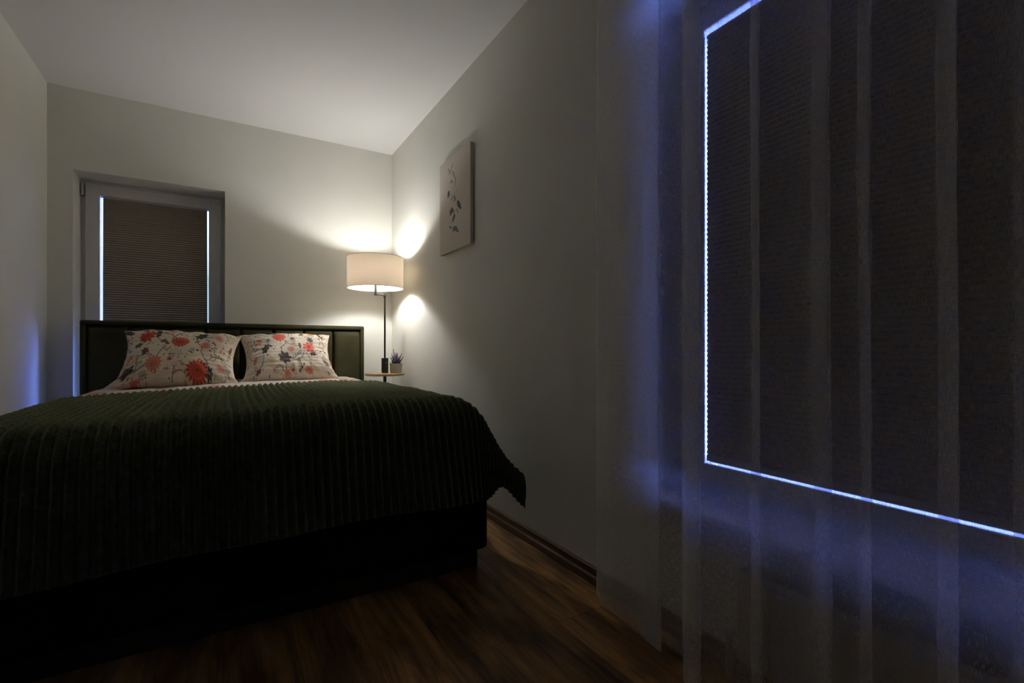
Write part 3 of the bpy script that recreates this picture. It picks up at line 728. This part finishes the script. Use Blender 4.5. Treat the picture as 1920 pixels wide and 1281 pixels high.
# hanging cloth swings into soft folds towards the hem
dropS = np.maximum(Sg-0.93, 0)+np.maximum(-0.76-Sg, 0); dropT = np.maximum(1.74-Tg, 0)
fold = 0.055*np.sin(Tg*13.0+0.6)*np.clip(dropS/0.35, 0, 1)**1.3 + 0.045*np.sin(Sg*11)*np.clip(dropT/0.35, 0, 1)**1.3
h = 0.0130*np.abs(np.sin(PI*ph))**1.4
lump = np.zeros_like(Sg)
for i in range(lump.shape[0]):
    for j in range(lump.shape[1]):
        lump[i, j] = noise.noise(Vector((ph[i, j]*0.9, Tg[i, j]*42, 1.0)))*0.0034 + noise.noise(Vector((Sg[i, j]*3, Tg[i, j]*4, 9.0)))*0.005
Bk = with_normal(Bk, h+lump+fold*0.5)
Bk[..., 0] = np.clip(Bk[..., 0], XL+0.012, XR-0.012)
hw = np.clip(dropS/0.3, 0, 1)**2*np.clip((2.0-Tg)/0.2, 0, 1)
phi = np.degrees(np.arctan2(dropT, np.maximum(dropS, 1e-4)))
right = np.where(Sg > 0, 1, 0)*np.clip(np.maximum(dropS, dropT)/0.3, 0, 1)**2
Bk[..., 2] += right*np.where(dropS > 0.01, 1, 0)*(0.055*np.exp(-((phi-66)/13)**2) + 0.030*np.exp(-((phi-30)/6)**2) + 0.03*np.exp(-((phi-8)/14)**2))
Bk[..., 2] = np.maximum(Bk[..., 2], 0.10)
me = shell_mesh('ribbed_blanket', Bk, 0.004)
tag(link('ribbed_blanket', me, M['blanket'], org=(CX, 2.3, 0.6)), 'dark green ribbed plush blanket spread over the foot of the bed', 'blanket')

def make_pillow(cx, cy, cz, w, hgt, thick, tilt, yaw, paint, label, seed, roll_=0.0):
    nu, nv = 380, 190
    u = np.linspace(-1, 1, nu); v = np.linspace(-1, 1, nv); Ug, Vg = np.meshgrid(u, v)
    eu = 1-np.abs(Ug)**3.0; ev = 1-np.abs(Vg)**3.0
    body = (eu*ev)**0.55
    # sides drawn in between the pointed corners
    pin = 0.13; px_ = 1-pin*(1-Vg**2)*np.abs(Ug)**2*1.0; py_ = 1-0.05*(1-Ug**2)*np.abs(Vg)**2
    X = Ug*w/2*px_; Y = Vg*hgt/2*py_
    wr = np.zeros_like(X)
    for i in range(nv):
        for j in range(nu):
            a, b = Ug[i, j], Vg[i, j]
            ed = max(abs(a), abs(b))**3
            r = math.hypot(a, b)
            ang = math.atan2(b, a)
            wr[i, j] = noise.noise(Vector((a*2.2+seed, b*2.0, 1)))*0.016 + noise.noise(Vector((ang*7+seed, r*1.6, 4)))*0.020*ed \
                + noise.noise(Vector((a*3.0+seed, b*11, 8)))*0.0065*(0.5+ed)
    frontZ = thick*0.58*body + wr*np.minimum(1, body*4+0.12); backZ = -thick*0.42*body + 0.5*wr*np.minimum(1, body*4)
    # bottom edge sits flat and spreads, corners flare out
    flare = np.clip((-Vg-0.6)/0.4, 0, 1)**2
    X = X*(1+0.05*flare) + np.sign(Ug)*0.018*np.clip((np.abs(Ug)-0.82)/0.18, 0, 1)*np.clip((-Vg-0.75)/0.25, 0, 1)
    R = Matrix.Rotation(yaw, 3, 'Z') @ Matrix.Rotation(tilt, 3, 'X') @ Matrix.Rotation(roll_, 3, 'Z')
    Rn = np.array(R)
    bend = -0.030*np.clip(-Vg-0.3, 0, 1)**2
    F = np.stack([X, Y, frontZ+bend], -1) @ Rn.T + np.array([cx, cy, cz]); Bb = np.stack([X, Y, backZ+bend], -1) @ Rn.T + np.array([cx, cy, cz])
    me = bpy.data.meshes.new('pillow'); n = nu*nv
    idx = np.arange(n).reshape(nv, nu); q = np.stack([idx[:-1, :-1], idx[:-1, 1:], idx[1:, 1:], idx[1:, :-1]], -1).reshape(-1, 4)
    loop = np.concatenate([idx[0, :], idx[1:, -1], idx[-1, -2::-1], idx[-2:0:-1, 0]]); nx = np.roll(loop, -1)
    rim = np.stack([loop, loop+n, nx+n, nx], -1)
    me.from_pydata(np.concatenate([F.reshape(-1, 3), Bb.reshape(-1, 3)]).tolist(), [], np.concatenate([q, q[:, ::-1]+n, rim]).tolist()); me.update()
    me.polygons.foreach_set('use_smooth', [True]*len(me.polygons))
    c = paint.sample((Ug+1)/2, (1-Vg)/2).reshape(-1, 3); set_vcol(me, np.concatenate([c, c]))
    return tag(link('pillow', me, M['floral'], org=(cx, cy, cz-0.15)), label, 'pillow', 'floral pillows against the headboard')
make_pillow(-0.220, 3.665, 0.836, 0.640, 0.42, 0.19, math.radians(52), math.radians(-1), left_print(), 'floral pillow on the window side with a large red blossom near its bottom edge', 2.0, math.radians(-3.2))
make_pillow(0.398, 3.690, 0.838, 0.605, 0.41, 0.19, math.radians(52), math.radians(1), right_print(), 'floral pillow nearer the lamp with large dark leaf and two red blossoms', 11.0, math.radians(1.5))

# ------------------------------------------------------------------ floor lamp with table
LX, LY = 1.050, 3.605
SX, SY, SR, SZ0, SZ1 = 0.965, 3.550, 0.200, 1.348, 1.575
lamp = thing('floor_lamp', 'black floor lamp with beige drum shade and round wooden shelf in the corner', 'floor lamp', (LX, LY, 0))
obj('foot', lathe(bmesh.new(), LX, LY, [(0.001, 0), (0.125, 0), (0.128, 0.004), (0.128, 0.014), (0.124, 0.018), (0.02, 0.020), (0.012, 0.028), (0.001, 0.028)]), M['black_metal'], lamp, smooth=True, angle=40)
bm = bmesh.new(); tube(bm, [(LX, LY, 0.02), (LX, LY, 0.708)], 0.0120, 20); tube(bm, [(LX, LY, 0.70), (LX, LY, 1.312)], 0.0068, 20)
tube(bm, [(LX, LY, 1.290), (LX, LY, 1.318)], 0.0095, 20)
obj('pole', bm, M['black_metal'], lamp, smooth=True, angle=40)
bm = bmesh.new(); tube(bm, [(LX, LY, 1.308), (SX, SY, 1.308)], 0.0062, 16); tube(bm, [(SX, SY, 1.296), (SX, SY, 1.322)], 0.0098, 20)
obj('swing_arm', bm, M['black_metal'], lamp, smooth=True, angle=40)
bm = bmesh.new(); tube(bm, [(SX, SY, 1.312), (SX, SY, 1.36), (SX, SY, 1.40), (SX, SY, 1.425)], [0.0098, 0.0085, 0.0085, 0.017], 20)
obj('lamp_socket', bm, M['black_metal'], lamp, smooth=True, angle=40)
tt = obj('table_top', lathe(bmesh.new(), LX, LY, [(0.0001, 0.702), (0.138, 0.702), (0.145, 0.706), (0.147, 0.712), (0.145, 0.718), (0.142, 0.720), (0.0001, 0.720)], 72), M['table_wood'], lamp, smooth=True, angle=50)
cb = obj('control_block', (lambda bm: (box(bm, -0.0185, 0.0185, -0.022, 0.022, 0.720, 0.834, 0.003), bmesh.ops.rotate(bm, verts=bm.verts, cent=(0, 0, 0), matrix=Matrix.Rotation(math.radians(10), 3, 'Z')), bmesh.ops.translate(bm, verts=bm.verts, vec=(LX, LY, 0)), bm)[-1])(bmesh.new()), M['black_plastic'], lamp, smooth=True, angle=40)
def block_mark(f):
    bm = bmesh.new(); f(bm)
    bmesh.ops.rotate(bm, verts=bm.verts, cent=(0, 0, 0), matrix=Matrix.Rotation(math.radians(10), 3, 'Z')); bmesh.ops.translate(bm, verts=bm.verts, vec=(LX, LY, 0)); return bm
obj('charging_mark', block_mark(lambda b: (prism(b, [(-0.004, 0.802), (0.003, 0.797), (0.0005, 0.7965), (0.003, 0.789), (-0.002, 0.795), (0.0005, 0.7955)], 'Y', -0.0224, -0.0218))), M['white_mark'], cb)
obj('port_line', block_mark(lambda b: box(b, -0.009, 0.009, -0.0224, -0.0218, 0.7315, 0.7330)), P('grey port', (0.12, 0.12, 0.13), 0.4), cb)
bm = lathe(bmesh.new(), SX, SY, [(SR, SZ0), (SR, SZ1), (SR-0.0012, SZ1), (SR-0.0012, SZ0)], 96, closed=True)
shd = obj('lamp_shade', bm, M['shade'], lamp, smooth=True, angle=40)
for z0, z1 in ((SZ0-0.0008, SZ0+0.0018), (SZ1-0.0018, SZ1+0.0008)):
    obj('rim_trim', lathe(bmesh.new(), SX, SY, [(SR+0.0008, z0), (SR+0.0008, z1), (SR-0.0020, z1), (SR-0.0020, z0)], 96, closed=True), M['trim_dark'], shd, smooth=True, angle=40)
bm = bmesh.new(); 
for a in (0.4, 0.4+2*PI/3, 0.4+4*PI/3): tube(bm, [(SX+0.016*math.cos(a), SY+0.016*math.sin(a), SZ0+0.045), (SX+(SR-0.002)*math.cos(a), SY+(SR-0.002)*math.sin(a), SZ0+0.004)], 0.0013, 8)
lathe(bm, SX, SY, [(0.0150, SZ0+0.043), (0.0190, SZ0+0.043), (0.0190, SZ0+0.047), (0.0150, SZ0+0.047)], 24, closed=True)
obj('shade_carrier', bm, P('white wire', (0.6, 0.6, 0.6), 0.4), shd, smooth=True, angle=40)
BR = 0.026
bm = bmesh.new(); prof = [(BR*math.sin(a), 1.475-BR*math.cos(a)) for a in np.linspace(0.35, PI-0.001, 14)]
lathe(bm, SX, SY, [(0.010, 1.425)] + prof[0:-1] + [(0.0001, 1.475+BR)], 24)
obj('light_bulb', bm, mat_emit('glowing bulb', LAMP_COLOR, LAMP_POWER*11.0), lamp, smooth=True)

# ------------------------------------------------------------------ potted lavender
PX, PY, PZ = 1.122, 3.560, 0.720
pot = thing('potted_lavender', 'small lavender plant in a pale square cement pot on the lamp shelf', 'potted plant', (PX, PY, PZ))
def pot_bm():
    bm = bmesh.new()
    def rr(s, z, k=0.007):
        pts = []
        for cxs, cys, a0 in ((1, 1, 0), (-1, 1, PI/2), (-1, -1, PI), (1, -1, 3*PI/2)):
            for q in range(5):
                a = a0+q*PI/8; pts.append(bm.verts.new((cxs*(s-k)+k*math.cos(a), cys*(s-k)+k*math.sin(a), z)))
        return pts
    rings = [rr(0.0320, 0), rr(0.0330, 0.003), rr(0.0345, 0.060), rr(0.0362, 0.0605), rr(0.0366, 0.071), rr(0.0358, 0.072), rr(0.0325, 0.072), rr(0.0320, 0.055)]
    for a, b in zip(rings, rings[1:]):
        for k in range(20): bm.faces.new((a[k], a[(k+1)%20], b[(k+1)%20], b[k]))
    bm.faces.new(rings[0]); 
    bmesh.ops.rotate(bm, verts=bm.verts, cent=(0, 0, 0), matrix=Matrix.Rotation(math.radians(38), 3, 'Z'))
    bmesh.ops.translate(bm, verts=bm.verts, vec=(PX, PY, PZ)); return bm
obj('pot', pot_bm(), M['pot'], pot, smooth=True, angle=35)
obj('soil', lathe(bmesh.new(), PX, PY, [(0.0001, PZ+0.048), (0.0300, PZ+0.048), (0.0300, PZ+0.058), (0.0001, PZ+0.062)], 20), M['soil'], pot)
r = random.Random(12)
bm = bmesh.new()
for i in range(260):
    a = r.uniform(0, 2*PI); t0 = r.uniform(0.0, 0.026); lean = r.uniform(0.1, 1.15); L_ = r.uniform(0.026, 0.056)
    b0 = Vector((PX+t0*math.cos(a), PY+t0*math.sin(a), PZ+0.056)); d = Vector((math.cos(a)*math.sin(lean), math.sin(a)*math.sin(lean), math.cos(lean)))
    sd = d.cross(Vector((0, 0, 1))).normalized()*0.0022; dn = d.cross(sd).normalized()*0.0006
    p1, p2 = b0+d*L_*0.5, b0+d*L_-Vector((0, 0, 0.004*lean))
    v = [bm.verts.new(q) for q in (b0-sd*0.4, b0+sd*0.4, p1+sd, p1-sd, p2, p1+dn)]
    bm.faces.new((v[0], v[1], v[2], v[5])); bm.faces.new((v[0], v[5], v[3])); bm.faces.new((v[5], v[2], v[4])); bm.faces.new((v[3], v[5], v[4]))
obj('foliage', bm, M['leaf'], pot)
rgt = Vector((math.cos(YAW), -math.sin(YAW), 0))
sp = [(-0.016, 0.165, 0.1), (-0.024, 0.130, -.1), (-0.034, 0.108, 0.3), (0.030, 0.135, 0.2), (0.043, 0.112, -.2), (-0.006, 0.135, 0.4), (0.004, 0.140, 0.0), (0.012, 0.132, -.4), (0.0, 0.122, .5), (-0.012, 0.112, -.5), (0.016, 0.114, .2), (0.006, 0.105, .1), (-0.018, 0.105, .4), (0.022, 0.10, -.1)]
for (lx, hz_, dep) in sp:
    fwd = Vector((math.sin(YAW), math.cos(YAW), 0))
    top = Vector((PX, PY, PZ+hz_*1.10)) + rgt*lx*1.35 + fwd*dep*0.04
    bas = Vector((PX, PY, PZ+0.057)) + rgt*lx*0.3 + fwd*dep*0.01
    bm = bmesh.new(); tube(bm, [bas, bas.lerp(top, 0.5), top], 0.0008, 6)
    st = 0.42
    for k in range(16):
        c = bas.lerp(top, st+(1-st)*k/15.0); a = k*2.4; rad = 0.0056*(1-0.5*k/15)
        m = Matrix.Translation(c+Vector((math.cos(a), math.sin(a), 0.2))*rad*0.6) @ Matrix.Diagonal((1, 1, 1.3, 1))
        bmesh.ops.create_icosphere(bm, subdivisions=1, radius=rad*0.75, matrix=m)
    obj('flower_spike', bm, M['lav'], pot)

# ------------------------------------------------------------------ canvas print on the right wall
CY0, CY1, CZ0, CZ1, CXF = 2.457, 2.903, 1.505, 2.087, 1.206
cv = thing('canvas_print', 'unframed canvas print of a trailing green vine on the right wall', 'picture', (XR-0.001, (CY0+CY1)/2, CZ0))
obj('stretcher_sides', B(CXF+0.001, XR-0.004, CY0, CY1, CZ0, CZ1, 0.002), M['canvas_side'], cv)
def vine():
    p = Paint(360, 470, (0.62, 0.565, 0.49))
    # photo crop pixels of the picture face -> canvas
    def f(x, y):    # (crop 732x1281 of region 780..940 x 220..500)
        u = (x-205)/(462-205); top = 425-u*(425-208); bot = 1188-u*(1188-1078)
        uu = u*0.90/(0.90+ (1-u)*0.12)   # foreshortening
        return (uu*360, (y-top)/(bot-top)*470)
    G1, G2, BR_ = (0.085, 0.125, 0.125), (0.14, 0.20, 0.195), (0.38, 0.29, 0.22)
    TW = (0.36, 0.27, 0.22)
    for st in ([(325,385),(318,460),(325,530),(330,600),(325,650)],[(330,460),(345,500),(345,600),(335,660)],[(335,660),(325,720),(318,760),(322,800)],[(370,600),(350,640),(345,670)],[(322,850),(325,900),(322,960),(325,1020),(345,1080),(355,1095)],
               [(345,670),(370,710)],[(325,800),(350,790)],[(320,930),(300,940)],[(325,940),(345,930)],[(310,650),(330,665)],[(365,600),(360,700),(370,740)]):
        p.stem([f(*q) for q in st], 1.6, TW, 0.7)
    def lf(a, b, w, col):
        (x0, y0), (x1, y1) = f(*a), f(*b); cx, cy = (x0+x1)/2, (y0+y1)/2; L_ = math.hypot(x1-x0, y1-y0)/2; an = math.atan2(y1-y0, x1-x0)
        d, th = p.polar(cx, cy, L_, w*0.85, an); uu, vv = d*np.cos(th), d*np.sin(th)
        wide = np.clip((1-uu)*np.maximum(1+uu, 0)**0.45*0.9, 0, 2)*(np.abs(uu) < 1)      # broad at the stalk, pointed at the tip
        p.mix((wide-np.abs(vv))*5*0.9, col)
        p.mix(((np.abs(np.sin(th)*d) < 0.10) & (d < 0.8))*0.35, tuple(c*0.6 for c in col))
    lf((337,380),(300,470), 6, BR_); lf((320,440),(283,495), 7, BR_); lf((285,430),(318,492), 7, BR_); lf((328,450),(352,520), 11, BR_); lf((357,500),(343,600), 9, BR_); lf((322,530),(300,570), 8, BR_); lf((320,530),(330,560), 5, G1)
    lf((297,622),(284,695), 17, G1); lf((300,625),(300,680), 8, G2)
    lf((335,665),(310,715), 9, BR_); lf((340,660),(357,710), 7, G1); lf((350,690),(335,730), 9, BR_)
    lf((367,712),(402,785), 17, G1); lf((370,720),(395,770), 8, G2)
    lf((330,765),(304,845), 17, G1); lf((335,780),(340,820), 12, G2); lf((360,770),(380,825), 9, BR_)
    lf((348,820),(323,900), 15, G1); lf((348,930),(330,975), 17, G1); lf((345,930),(382,980), 15, G2); lf((300,930),(320,945), 7, G1)
    return p
vp = vine(); ny, nz = 240, 300
ys = np.linspace(CY1-0.001, CY0+0.001, ny); zz = np.linspace(CZ1-0.001, CZ0+0.001, nz)
Vv = np.zeros((nz, ny, 3)); Vv[..., 0] = CXF; Vv[..., 1] = ys[None, :]; Vv[..., 2] = zz[:, None]
me = shell_mesh('printed_face', Vv, 0.0015)
# keep the painted side towards the room
cc = vp.sample(*np.meshgrid(np.linspace(0, 1, ny), np.linspace(0, 1, nz))).reshape(-1, 3); set_vcol(me, np.concatenate([cc, cc]))
me.polygons.foreach_set('use_smooth', [False]*len(me.polygons))
link('printed_face', me, M['canvas'], cv)
